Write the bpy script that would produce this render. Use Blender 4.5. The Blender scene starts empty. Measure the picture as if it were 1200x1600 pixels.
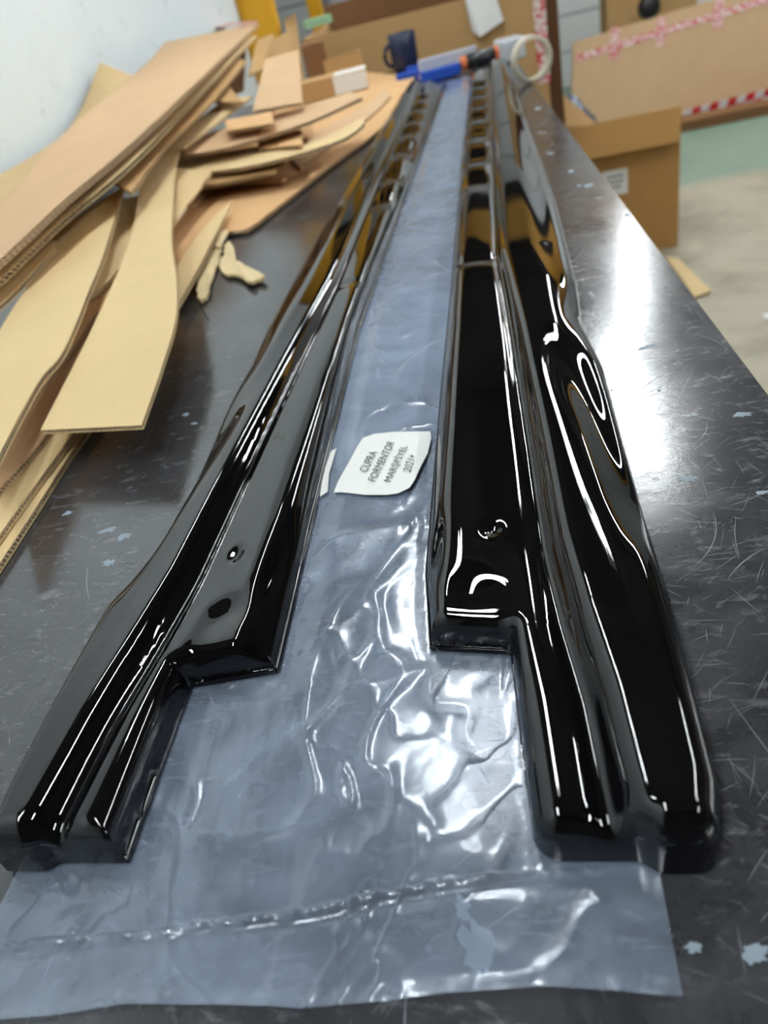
import bpy, bmesh, math, random
import numpy as np
from mathutils import Vector, Matrix, noise
random.seed(4)
SC = bpy.context.scene
COL = SC.collection
T = 0.90            # height of the bench top above the floor
# ---------------------------------------------------------------- camera
F = 1150.0
_V = np.array([155., -915., F]); _nx = 410.; _ny = (_V[0]*_nx + F*F)/915.
_N = np.array([_nx, _ny, F])
Yc = _V/np.linalg.norm(_V); Zc = -_N/np.linalg.norm(_N); Xc = np.cross(Yc, Zc)
RM = np.array([Xc, Yc, Zc])                     # world = RM @ cam (x right, y down, z ahead)
CAMZ = T + 0.30
cam = bpy.data.cameras.new('camera'); cam_o = bpy.data.objects.new('camera', cam); COL.objects.link(cam_o)
cam.sensor_fit = 'VERTICAL'; cam.sensor_height = 9.8; cam.sensor_width = 7.35
cam.lens = 9.8*F/1600.0; cam.clip_start = 0.02; cam.clip_end = 60
B = RM @ np.diag([1., -1., -1.])
M4 = Matrix([[*B[0], 0], [*B[1], 0], [*B[2], CAMZ], [0, 0, 0, 1]])
cam_o.matrix_world = M4
cam.dof.use_dof = True; cam.dof.focus_distance = 0.43; cam.dof.aperture_fstop = 1.9
SC.camera = cam_o
# ---------------------------------------------------------------- world, exposure
w = bpy.data.worlds.new('world'); SC.world = w; w.use_nodes = True
w.node_tree.nodes['Background'].inputs[0].default_value = (0.8, 0.86, 1, 1)
w.node_tree.nodes['Background'].inputs[1].default_value = 0.15
vs = SC.view_settings
vs.view_transform = 'Standard'; vs.look = 'None'; vs.gamma = 1; vs.use_curve_mapping = False
vs.exposure = 0.0
TUBE = 87.0
# fixtures: centre x, y, z above the bench, yaw (0 = along y), length, number of tubes
FIXTURES = [(0.70, 4.75, 1.60, -0.13, 1.5, 1),
            (-0.27, 1.80, 1.75, 0.02, 1.2, 2),
            (0.46, 3.35, 1.75, 0.02, 1.2, 2),
            (-0.45, -0.5, 1.75, 0.0, 1.2, 2),
            (1.75, 6.2, 1.75, 0.0, 1.5, 2),
            (2.6, 5.0, 1.75, 0.0, 1.5, 2),
            (2.6, 1.8, 1.75, 0.0, 1.5, 2),
            (2.6, -1.0, 1.75, 0.0, 1.5, 2)]
# ---------------------------------------------------------------- helpers
def P(px, py, z=0.):
    """point at height z above the bench seen at photograph pixel (px, py)"""
    d = RM @ np.array([px-600., py-800., F]); t = (z-0.30)/d[2]
    return Vector((d[0]*t, d[1]*t, z+T))
def PY(px, py, y):
    d = RM @ np.array([px-600., py-800., F]); t = y/d[1]
    return Vector((d[0]*t, y, d[2]*t+CAMZ))
def PX(px, py, x):
    d = RM @ np.array([px-600., py-800., F]); t = x/d[0]
    return Vector((x, d[1]*t, d[2]*t+CAMZ))
def tag(o, label=None, cat=None, group=None, kind=None):
    if label: o['label'] = label
    if cat: o['category'] = cat
    if group: o['group'] = group
    if kind: o['kind'] = kind
    return o
def mesh_obj(name, verts, faces, mat, parent=None, smooth=False, mats=None):
    me = bpy.data.meshes.new(name); me.from_pydata([tuple(v) for v in verts], [], faces); me.update()
    o = bpy.data.objects.new(name, me); COL.objects.link(o)
    if mat: me.materials.append(mat)
    if smooth:
        me.polygons.foreach_set('use_smooth', [True]*len(me.polygons))
    if parent: attach(o, parent)
    return o
def attach(o, parent):
    o.parent = parent
    o.matrix_parent_inverse = parent.matrix_basis.inverted()
def bm_obj(name, bm, mat, parent=None, smooth=False):
    me = bpy.data.meshes.new(name); bm.to_mesh(me); bm.free()
    o = bpy.data.objects.new(name, me); COL.objects.link(o)
    if mat: me.materials.append(mat)
    if smooth: me.polygons.foreach_set('use_smooth', [True]*len(me.polygons))
    if parent: attach(o, parent)
    return o
def empty(name, loc):
    o = bpy.data.objects.new(name, None); COL.objects.link(o); o.location = loc; o.empty_display_size = .05
    return o
def box_bm(bm, lo, hi, M=None, bevel=0):
    r = bmesh.ops.create_cube(bm, size=1)
    vs_ = r['verts']
    for v in vs_:
        v.co = Vector(((lo[i]+hi[i])/2 + v.co[i]*(hi[i]-lo[i]) for i in range(3)))
    if bevel:
        es = list({e for v in vs_ for e in v.link_edges})
        r2 = bmesh.ops.bevel(bm, geom=es, offset=bevel, segments=2, affect='EDGES', profile=.6)
        vs_ = list({v for f in r2['faces'] for v in f.verts} | {v for v in vs_ if v.is_valid})
    if M is not None:
        for v in vs_: v.co = M @ v.co
def box(name, lo, hi, mat, parent=None, M=None, bevel=0):
    bm = bmesh.new(); box_bm(bm, lo, hi, M, bevel); return bm_obj(name, bm, mat, parent)
def tube(name, pts, r, mat, parent=None, seg=12, closed=False):
    """swept tube through points"""
    V_, F_ = [], []; n = len(pts); pts = [Vector(p) for p in pts]
    for i, p in enumerate(pts):
        a = pts[i-1] if (i > 0 or closed) else p
        b = pts[(i+1) % n] if (i < n-1 or closed) else p
        t = (b-a).normalized(); up = Vector((0, 0, 1)) if abs(t.z) < .9 else Vector((1, 0, 0))
        s = t.cross(up).normalized(); u = s.cross(t)
        rr = r[i] if isinstance(r, (list, tuple)) else r
        for k in range(seg):
            an = 2*math.pi*k/seg; V_.append(p + s*math.cos(an)*rr + u*math.sin(an)*rr)
    for i in range(n if closed else n-1):
        for k in range(seg):
            a = i*seg+k; b = i*seg+(k+1) % seg; c = ((i+1) % n)*seg+(k+1) % seg; d = ((i+1) % n)*seg+k
            F_.append((a, b, c, d))
    if not closed:
        F_.append(tuple(range(seg))[::-1]); F_.append(tuple((n-1)*seg+k for k in range(seg)))
    return mesh_obj(name, V_, F_, mat, parent, smooth=True)
def lathe(name, prof, mat, M, parent=None, seg=40):
    V_, F_ = [], []
    for (r, z) in prof:
        for k in range(seg):
            a = 2*math.pi*k/seg; V_.append(M @ Vector((r*math.cos(a), r*math.sin(a), z)))
    n = len(prof)
    for i in range(n-1):
        for k in range(seg):
            F_.append((i*seg+k, i*seg+(k+1) % seg, (i+1)*seg+(k+1) % seg, (i+1)*seg+k))
    return mesh_obj(name, V_, F_, mat, parent, smooth=True)
# ---------------------------------------------------------------- materials
def mat(name, col, rough=.6, metal=0., spec=.5, **kw):
    m = bpy.data.materials.new(name); m.use_nodes = True
    b = m.node_tree.nodes['Principled BSDF']
    b.inputs['Base Color'].default_value = (*col, 1); b.inputs['Roughness'].default_value = rough
    b.inputs['Metallic'].default_value = metal; b.inputs['Specular IOR Level'].default_value = spec
    for k, v in kw.items(): b.inputs[k.replace('_', ' ')].default_value = v
    return m
def srgb(r, g, b):
    f = lambda c: (c/255/12.92) if c/255 <= .04045 else ((c/255+.055)/1.055)**2.4
    return (f(r), f(g), f(b))
class NT:
    def __init__(s, m): s.t = m.node_tree; s.n = s.t.nodes; s.l = s.t.links; s.b = s.n['Principled BSDF'] if 'Principled BSDF' in s.n else None
    def add(s, ty, **kw):
        x = s.n.new(ty)
        for k, v in kw.items():
            if k.startswith('i_'):
                k = k[2:]; k = int(k) if k.isdigit() else k.replace('_', ' ')
                x.inputs[k].default_value = v
            else: setattr(x, k, v)
        return x
    def link(s, a, b): s.l.new(a, b)
    def coord(s, scale=(1, 1, 1), rot=(0, 0, 0)):
        tc = s.add('ShaderNodeTexCoord'); mp = s.add('ShaderNodeMapping'); mp.inputs['Scale'].default_value = scale
        mp.inputs['Rotation'].default_value = rot
        s.link(tc.outputs['Object'], mp.inputs[0]); return mp.outputs[0]
    def noise(s, vec, sc, det=4, rough=.5, dist=0):
        x = s.add('ShaderNodeTexNoise', i_Scale=sc, i_Detail=det, i_Roughness=rough, i_Distortion=dist); s.link(vec, x.inputs['Vector']); return x.outputs['Fac']
    def ramp(s, fac, stops):
        x = s.add('ShaderNodeValToRGB'); el = x.color_ramp.elements
        while len(el) < len(stops): el.new(.5)
        for e, (p, c) in zip(el, stops): e.position = p; e.color = (*c, 1) if len(c) == 3 else c
        s.link(fac, x.inputs[0]); return x.outputs[0]
    def math(s, op, a, b=None):
        x = s.add('ShaderNodeMath', operation=op)
        for i, v in enumerate((a, b)):
            if v is None: continue
            if isinstance(v, (int, float)): x.inputs[i].default_value = v
            else: s.link(v, x.inputs[i])
        return x.outputs[0]
    def mix(s, fac, a, b):
        x = s.add('ShaderNodeMix', data_type='RGBA')
        for i, v in ((0, fac), (6, a), (7, b)):
            if isinstance(v, (int, float)): x.inputs[i].default_value = v
            elif isinstance(v, tuple): x.inputs[i].default_value = (*v, 1)
            else: s.link(v, x.inputs[i])
        return x.outputs[2]
    def bump(s, h, strength=.3, dist=.001):
        x = s.add('ShaderNodeBump', i_Strength=strength, i_Distance=dist); s.link(h, x.inputs['Height']); s.link(x.outputs[0], s.b.inputs['Normal'])
def card_mat(name, col, var=.05):
    m = mat(name, col, .85, spec=.2); t = NT(m); c = t.coord()
    n1 = t.noise(c, 9, 5, .6); n2 = t.noise(t.coord((400, 60, 60)), 1, 3)
    n3 = t.noise(c, 220, 2)
    d = tuple(x*(1-var) for x in col); e = tuple(min(1, x*(1+var*.5)) for x in col)
    cc = t.ramp(n1, [(.3, d), (.7, e)])
    sp = t.ramp(n3, [(.25, (.80, .78, .74)), (.42, (1, 1, 1))])
    mx = t.add('ShaderNodeMix', data_type='RGBA', blend_type='MULTIPLY'); mx.inputs[0].default_value = .35
    t.link(cc, mx.inputs[6]); t.link(sp, mx.inputs[7]); t.link(mx.outputs[2], t.b.inputs['Base Color'])
    t.bump(n2, .05, .0004); return m
KRAFT = card_mat('kraft_pink', srgb(208, 174, 136))
KRAFTY = card_mat('kraft_yellow', srgb(222, 196, 148))
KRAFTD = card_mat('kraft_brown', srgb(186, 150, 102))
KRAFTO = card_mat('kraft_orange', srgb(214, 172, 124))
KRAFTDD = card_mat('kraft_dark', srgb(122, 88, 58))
FLUTE = card_mat('kraft_flute', srgb(226, 204, 168), .05)
WHITEP = mat('white_paper', srgb(235, 236, 232), .7)
def tape_mat():
    m = mat('printed_tape', srgb(240, 225, 220), .3); t = NT(m); c = t.coord((1, 1, 1))
    n = t.noise(c, 95, 2, .4); f = t.ramp(n, [(.47, srgb(232, 222, 214)), (.53, srgb(205, 50, 62))])
    t.link(f, t.b.inputs['Base Color']); return m
TAPE = tape_mat()
RED = mat('red_plastic', srgb(205, 30, 40), .35); WHT = mat('white_plastic', srgb(235, 235, 235), .35)
BLACKP = mat('black_plastic', (.01, .01, .012), .35)
def black_gloss():
    m = mat('gloss_black', (.0025, .0025, .003), .018, spec=.55); t = NT(m)
    t.b.inputs['IOR'].default_value = 1.55
    return m
GLOSS = black_gloss()
def table_mat():
    m = mat('laminate', (.03, .03, .033), .2, spec=.5); t = NT(m); c = t.coord()
    t.b.inputs['IOR'].default_value = 1.8
    base = t.ramp(t.noise(c, 22, 8, .7, .6), [(.35, (.020, .0205, .023)), (.62, (.044, .045, .050)), (.8, (.075, .078, .085))])
    # pale streaky flecks
    st = t.noise(t.coord((30, 75, 30), (0, 0, .25)), 1.6, 7, .72, .8)
    fl = t.ramp(st, [(.55, (0, 0, 0)), (.70, (1, 1, 1))])
    col = t.mix(t.math('MULTIPLY', fl, .45), base, (.24, .25, .27))
    # paint / glue specks
    vo = t.add('ShaderNodeTexVoronoi', i_Scale=24.0, i_Randomness=1.0)
    dn = t.add('ShaderNodeTexNoise', i_Scale=60., i_Detail=4.); t.link(c, dn.inputs['Vector'])
    va = t.add('ShaderNodeVectorMath', operation='SCALE'); va.inputs[3].default_value = .035; t.link(dn.outputs['Color'], va.inputs[0])
    vb = t.add('ShaderNodeVectorMath', operation='ADD'); t.link(c, vb.inputs[0]); t.link(va.outputs[0], vb.inputs[1]); t.link(vb.outputs[0], vo.inputs['Vector'])
    sp0 = t.math('LESS_THAN', vo.outputs['Distance'], .13)
    sel = t.add('ShaderNodeSeparateColor'); t.link(vo.outputs['Color'], sel.inputs[0])
    sp = t.math('MULTIPLY', sp0, t.math('GREATER_THAN', sel.outputs[0], .88))
    col = t.mix(t.math('MULTIPLY', sp, .6), col, (.42, .46, .50))
    # scratches: thin lines from stretched waves
    def scr(rot, sc, thr):
        x = t.noise(t.coord((sc, 6, 1), (0, 0, rot)), 1, 1, .5, .15)
        a = t.math('ABSOLUTE', t.math('SUBTRACT', x, .5)); return t.math('LESS_THAN', a, thr)
    s = t.math('MAXIMUM', t.math('MAXIMUM', scr(1.0, 26, .0028), scr(-.7, 34, .0024)), t.math('MAXIMUM', scr(.25, 20, .0024), scr(1.5, 30, .0022)))
    gate = t.math('GREATER_THAN', t.noise(c, 9, 3, .6), .50)
    s = t.math('MULTIPLY', s, gate)
    col = t.mix(t.math('MULTIPLY', s, .0), col, (.35, .37, .40))
    t.link(col, t.b.inputs['Base Color'])
    rr = t.math('ADD', t.math('MULTIPLY', t.noise(c, 14, 6, .7), .20), .08)
    t.link(t.math('ADD', rr, t.math('MULTIPLY', fl, .10)), t.b.inputs['Roughness'])
    h = t.math('ADD', t.noise(c, 160, 5, .7), t.math('MULTIPLY', s, 0.0))
    t.bump(h, .08, .0004); return m
TABLE = table_mat()
def wall_mat(name, col, sc=40, st=.5, dirt=False):
    m = mat(name, col, .8, spec=.3); t = NT(m); c = t.coord()
    n = t.noise(c, sc, 6, .65)
    if dirt:
        k = t.ramp(t.noise(c, 7, 8, .75, 1.2), [(.30, tuple(x*.55 for x in col)), (.40, col)])
        t.link(k, t.b.inputs['Base Color'])
    t.bump(n, st, .012); return m
WALL = wall_mat('white_rough_plaster', srgb(228, 236, 238), 30, .7, True)
WALLF = wall_mat('white_panel', srgb(222, 226, 228), 60, .1)
CEIL = wall_mat('dark_timber_ceiling', (.035, .026, .018), 8, .3)
DARKW = wall_mat('brown_wall', (.05, .042, .034), 8, .3)
def floor_mat():
    m = mat('concrete', srgb(165, 158, 135), .45); t = NT(m); c = t.coord()
    a = t.ramp(t.noise(c, 2.2, 7, .65), [(.3, srgb(128, 120, 100)), (.5, srgb(168, 160, 136)), (.75, srgb(186, 180, 158))])
    g = t.ramp(t.noise(c, 1.5, 6, .6), [(.3, srgb(118, 142, 124)), (.7, srgb(140, 160, 142))])
    sp = t.add('ShaderNodeSeparateXYZ'); tc = t.add('ShaderNodeTexCoord'); t.link(tc.outputs['Object'], sp.inputs[0])
    y = t.math('ADD', sp.outputs[1], t.math('MULTIPLY', t.noise(c, 3, 3), .15))
    f = t.ramp(t.math('SUBTRACT', y, 3.98), [(.0, (0, 0, 0)), (.14, (1, 1, 1))])
    t.link(t.mix(f, a, g), t.b.inputs['Base Color']); t.bump(t.noise(c, 40, 5), .2, .003); return m
FLOOR = floor_mat()
METAL = mat('grey_metal', (.35, .36, .38), .4, .9)
YEL = mat('yellow_paint', srgb(232, 170, 20), .45)
EMIT = bpy.data.materials.new('tube_light'); EMIT.use_nodes = True
_t = NT(EMIT); _t.b.inputs['Base Color'].default_value = (.9, .9, .9, 1)
_t.b.inputs['Emission Color'].default_value = (.93, .98, 1, 1); _t.b.inputs['Emission Strength'].default_value = TUBE
# ---------------------------------------------------------------- room
XL, XR, YB, YF, ZC = -1.32, 5.2, -3.0, 7.2, 3.05
def struct(o): o['kind'] = 'structure'; return o
struct(box('floor', (XL-2.2, YB-.1, -.1), (XR+.1, YF+.1, 0), FLOOR))
struct(box('ceiling', (XL-2.2, YB-.1, ZC), (XR+.1, YF+.1, ZC+.1), CEIL))
struct(box('wall_left', (XL-.15, YB, 0), (XL, 4.62, ZC), WALL))
struct(box('wall_left_recess', (XL-2.2, 4.62, 0), (XL-2.05, YF, ZC), WALLF))
struct(box('wall_left_return', (XL-2.05, 4.5, 0), (XL-.15, 4.62, ZC), WALLF))
struct(box('wall_right', (XR, YB, 0), (XR+.1, YF, ZC), DARKW))
struct(box('wall_back', (XL, YB-.1, 0), (XR, YB, ZC), DARKW))
wf = empty('wall_far', (1.0, YF, 0)); struct(wf)
for k in range(10):
    z0 = k*.255
    o = box('panel', (XL-2.05, YF-.04, z0+.004), (XR, YF, z0+.250), WALLF, wf, bevel=.006)
box('panel_backing', (XL-2.05, YF, 0), (XR, YF+.08, ZC), DARKW, wf)
for k in range(5):
    struct(box('trim_%d' % (k+1), (XL, -1.9+k*2.1, ZC-.22), (XR, -1.78+k*2.1, ZC-.002), CEIL))
# ---------------------------------------------------------------- lights
WHM = mat('fixture_white', (.75, .75, .75), .4)
lab_f = ['single tube ceiling light hung low ahead right of the bench', 'twin tube ceiling light right above the black skirts',
         'twin tube ceiling light above the far end of the bench', 'twin tube ceiling light behind the camera above the bench',
         'twin tube ceiling light nearest the white panelled far wall', 'twin tube ceiling light over the floor by the long flat carton',
         'twin tube ceiling light over the middle of the open floor', 'twin tube ceiling light over the near end of the open floor']
for (x, y, z, yaw, L, n), lb in zip(FIXTURES, lab_f):
    r = empty('ceiling_light', (x, y, z+T)); tag(r, lb, 'light', 'tube lights')
    M = Matrix.Translation((x, y, z+T)) @ Matrix.Rotation(yaw, 4, 'Z')
    box('housing', (-.08, -L/2-.04, .035), (.08, L/2+.04, .085), WHM, r, M, .006)
    for s in ((-1, 1) if n == 2 else (0,)):
        tube('lamp_tube', [M @ Vector((s*.045, -L/2, 0)), M @ Vector((s*.045, L/2, 0))], .013, EMIT, r, 14)
        for e in (-1, 1):
            tube('lamp_holder', [M @ Vector((s*.045, e*(L/2+.012), 0)), M @ Vector((s*.045, e*(L/2+.012), .04))], .012, WHM, r, 8)
    for s in (-1, 1):
        tube('hanger', [M @ Vector((0, s*L*.35, .08)), M @ Vector((0, s*L*.35, ZC-z-T))], .004, METAL, r, 6)
# ---------------------------------------------------------------- workbench
bench = empty('workbench', (-.5, 1.0, 0)); tag(bench, 'long workbench with a scratched charcoal laminate top', 'workbench')
def xe(y): return .193 - .0615*y
TT = .04
poly = [(xe(-.55), -.55), (xe(2.75), 2.75), (-1.31, 2.68), (-1.31, -.55)]
bm = bmesh.new()
vs_ = [bm.verts.new((x, y, T)) for x, y in poly]; f = bm.faces.new(vs_)
bmesh.ops.recalc_face_normals(bm, faces=[f])
if f.normal.z < 0: f.normal_flip()
r = bmesh.ops.extrude_face_region(bm, geom=[f]); bmesh.ops.translate(bm, vec=(0, 0, -TT), verts=[v for v in r['geom'] if isinstance(v, bmesh.types.BMVert)])
bmesh.ops.recalc_face_normals(bm, faces=bm.faces)
bmesh.ops.bevel(bm, geom=[e for e in bm.edges], offset=.0025, segments=3, affect='EDGES')
bm_obj('tabletop', bm, TABLE, bench)
for (x, y) in ((.14, -.45), (-1.22, -.45), (-.04, 2.6), (-1.22, 2.55), (.03, 1.1), (-1.22, 1.1)):
    box('leg', (x-.025, y-.025, 0), (x+.025, y+.025, T-TT), METAL, bench, bevel=.004)
box('crossbar', (-1.22, -.47, T-.12), (.14, -.43, T-TT), METAL, bench)
box('crossbar', (-1.22, 2.53, T-.12), (-.04, 2.57, T-TT), METAL, bench)
FLECK = mat('dried_paint', srgb(128, 142, 152), .5)
def fleck(px, py, a, b, rot, z=.0004):
    c = P(px, py, 0); n = 22; V_ = [c+Vector((0, 0, z))]
    for k in range(n):
        an = 2*math.pi*k/n; rr = .9+.75*noise.noise(Vector((px*.13+math.cos(an)*2.6, py*.17+math.sin(an)*2.6, 0)))
        x, y = a*rr*math.cos(an), b*rr*math.sin(an)
        V_.append(c+Vector((x*math.cos(rot)-y*math.sin(rot), x*math.sin(rot)+y*math.cos(rot), z*.3)))
    mesh_obj('paint_fleck', V_, [(0, k+1, (k+1) % n+1) for k in range(n)], FLECK, bench)
for a in [(1075, 748, .0065, .0035, -.3), (1010, 543, .009, .0028, .2), (1160, 648, .006, .0035, .1), (955, 610, .002, .0015, 0), (1030, 610, .002, .0015, .5),
          (106, 802, .0045, .0032, 0), (170, 828, .0075, .003, .3), (290, 648, .004, .003, .4), (303, 662, .004, .002, 0), (170, 880, .0055, .0035, 0), (195, 838, .006, .004, .4),
          (745, 1480, .006, .0115, .35), (722, 1420, .003, .006, .3), (1085, 1480, .003, .002, 0), (1180, 1490, .005, .003, .4), (920, 290, .006, .008, 0), (892, 268, .004, .008, 0),
          (905, 290, .003, .006, .2), (860, 240, .006, .006, 0), (840, 170, .008, .014, 0), (980, 336, .003, .006, 0), (1190, 770, .004, .002, 0), (640, 905, .003, .002, 0)]:
    fleck(*a)
SCRM = mat('scratch_grey', srgb(118, 122, 130), .35)
def scratches():
    rnd = random.Random(11); V_, F_ = [], []
    for k in range(1500):
        y = rnd.uniform(-.1, 1.5)**1 if k % 2 else rnd.uniform(0, .9)
        right = rnd.random() < .72
        x = rnd.uniform(.05, xe(y)-.004) if right else rnd.uniform(-.55, .02)
        an = rnd.gauss(.55, .5) if right else rnd.gauss(.25, .6)
        if rnd.random() < .3: an += 1.5
        L = rnd.uniform(.004, .022)*(2.6 if rnd.random() < .12 else 1); cv = rnd.gauss(0, 9); w_ = rnd.uniform(.00005, .00016)*(1+1.2*(L > .03))
        if .0 < x < .03: continue
        st = len(V_); n = 6; ok = True; px_, py_ = x, y; a = an; pts = []
        for i in range(n+1):
            pts.append((px_, py_, a)); px_ += math.cos(a)*L/n; py_ += math.sin(a)*L/n; a += cv*L/n
        if max(p[0]-xe(p[1]) for p in pts) > -.004: continue
        for i, (qx, qy, qa) in enumerate(pts):
            ww = w_*math.sin(math.pi*(i+.25)/(n+.5))
            V_.append((qx-math.sin(qa)*ww, qy+math.cos(qa)*ww, T+.00012)); V_.append((qx+math.sin(qa)*ww, qy-math.cos(qa)*ww, T+.00012))
        for i in range(n): a_ = st+2*i; F_.append((a_, a_+1, a_+3, a_+2))
    o = mesh_obj('scratches', V_, F_, SCRM, bench); o['kind'] = 'stuff'
scratches()
# ---------------------------------------------------------------- side skirts
def sdf_poly(px_, py_, poly):
    poly = np.array(poly); n = len(poly); d = np.full(px_.shape, 1e9)
    for i in range(n):
        a = poly[i]; b = poly[(i+1) % n]; e = b-a; L2 = (e**2).sum()
        t = np.clip(((px_-a[0])*e[0]+(py_-a[1])*e[1])/L2, 0, 1)
        d = np.minimum(d, np.hypot(px_-a[0]-t*e[0], py_-a[1]-t*e[1]))
    return d
def inside(px_, py_, poly):
    poly = np.array(poly); n = len(poly); c = np.zeros(px_.shape, bool)
    for i in range(n):
        a = poly[i]; b = poly[(i+1) % n]
        if a[1] == b[1]: continue
        cond = ((a[1] > py_) != (b[1] > py_)) & (px_ < (b[0]-a[0])*(py_-a[1])/(b[1]-a[1])+a[0]); c ^= cond
    return c
ss = lambda a, b, x: (lambda t: t*t*(3-2*t))(np.clip((x-a)/(b-a), 0, 1))
gauss = lambda x, s: np.exp(-(x/s)**2)
RIN = [(.15, -.0185), (.2590, -.0250), (.2655, -.0680), (.3267, -.0743), (.568, -.0752), (.784, -.0742), (1.35, -.0765), (2.22, -.073)]
ROUT = [(.15, .0535), (.165, .0562), (.26, .058), (.40, .0562), (.53, .0560), (.62, .0490), (.70, .0530), (.98, .0537), (1.5, .042), (2.0, .028), (2.22, .024)]
LIN = [(.1375, -.2000), (.2490, -.2028), (.2560, -.1520), (.42, -.158), (.70, -.166), (1.21, -.156), (2.2, -.133)]
LOUT = [(.1375, -.2620), (.17, -.2660), (.25, -.2700), (.30, -.2720), (.36, -.2580), (.47, -.2590), (.66, -.2640), (1.03, -.2640), (1.6, -.250), (2.2, -.228)]
def H(u, y, seed):
    """height of the moulded top; u = distance from the long inner edge"""
    ug = np.interp(y, [.14, .16, .21, .26, .32, .42, .60, .80, 1.05, 2.3], [.0885, .087, .084, .078, .073, .070, .063, .053, .052, .050])
    near = 1-ss(.5, 1.05, y)
    h = .0085 + .0110*ss(-.002, .019, u) - .0035*ss(.022, .062, u)*ss(.22, .34, y)
    h = h + .0030*gauss(u-(ug-.017), .013)*(1-ss(.20, .32, y))
    uc = ug + np.interp(y, [.14, .3, .6, 1, 2.2], [.026, .030, .034, .034, .028])
    h = h + (.0085+.002*near)*ss(-.004, .015, u-ug) - .0035*ss(.0, .034, u-uc)*1.6
    gs = np.interp(y, [.14, .25, .4, .65, .9, 2.3], [.0070, .0080, .0070, .0045, .0028, .0022])
    ga = np.interp(y, [.14, .19, .24, .4, .65, .9, 1.6, 2.3], [.0048, .0040, .0044, .0036, .0032, .0026, .0018, .0015])
    h = h - ga*gauss(u-ug, gs)
    # a second small crease running inside the groove
    h = h + .0011*gauss(u-ug-.0025, .0022)*ss(.2, .3, y)*(1-ss(.55, .7, y))
    # scooped recess on the outer flank
    q = (u-.121 + .11*(y-.40))/.014
    h = h - .0075*np.exp(-q**2)*ss(.285, .36, y)*(1-ss(.46, .60, y))
    h = h - .0045*np.exp(-((u-.126)/.016)**2)*gauss(y-.62, .06)
    # seat near the cut-out, dimple
    h = h - .0026*np.exp(-((u-.030)/.0135)**2 - ((y-.288)/.0125)**2)
    h = h - .0030*np.exp(-((u-.010)/.006)**2 - ((y-.330)/.03)**2)
    r2 = ((u-.0435)/.0050)**2 + ((y-.339)/.0065)**2
    h = h - .0022*np.exp(-r2) + .0003*np.exp(-(np.sqrt(r2)-1.8)**2*2.)
    # shallow waist across the inner land at 0.77 m
    h = h - .0012*gauss(y-.79, .012)*(1-ss(.045, .055, u))
    # stepped pockets on the inner land of the far half
    e = [1.08, 1.235, 1.40, 1.55, 1.665, 1.785, 1.90, 2.01]
    poc = 0
    for i in range(len(e)-1):
        a, b = e[i], e[i+1]
        poc = poc + ss(a-.020, a+.085*(b-a)/.13, y)*(1-ss(a+.085*(b-a)/.13, b-.020, y))
    poc = poc*ss(.002, .012, u)*(1-ss(.040, .048, u))
    h = h + .0062*poc - .0035*ss(1.05, 1.10, y)*ss(.002, .012, u)*(1-ss(.040, .048, u))
    # hand-formed unevenness
    n = (.00030*np.sin(u*60+y*7+seed)+.00022*np.sin(y*15+u*40+seed*2)+.00004*np.sin(y*37-u*90+seed))*(1-.55*ss(.5, 1.2, y))
    n = n + .0005*np.sin(y*9+1.2)*gauss(u-.115, .02)*(1-.7*ss(.6, 1.2, y))
    return h + n
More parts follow.
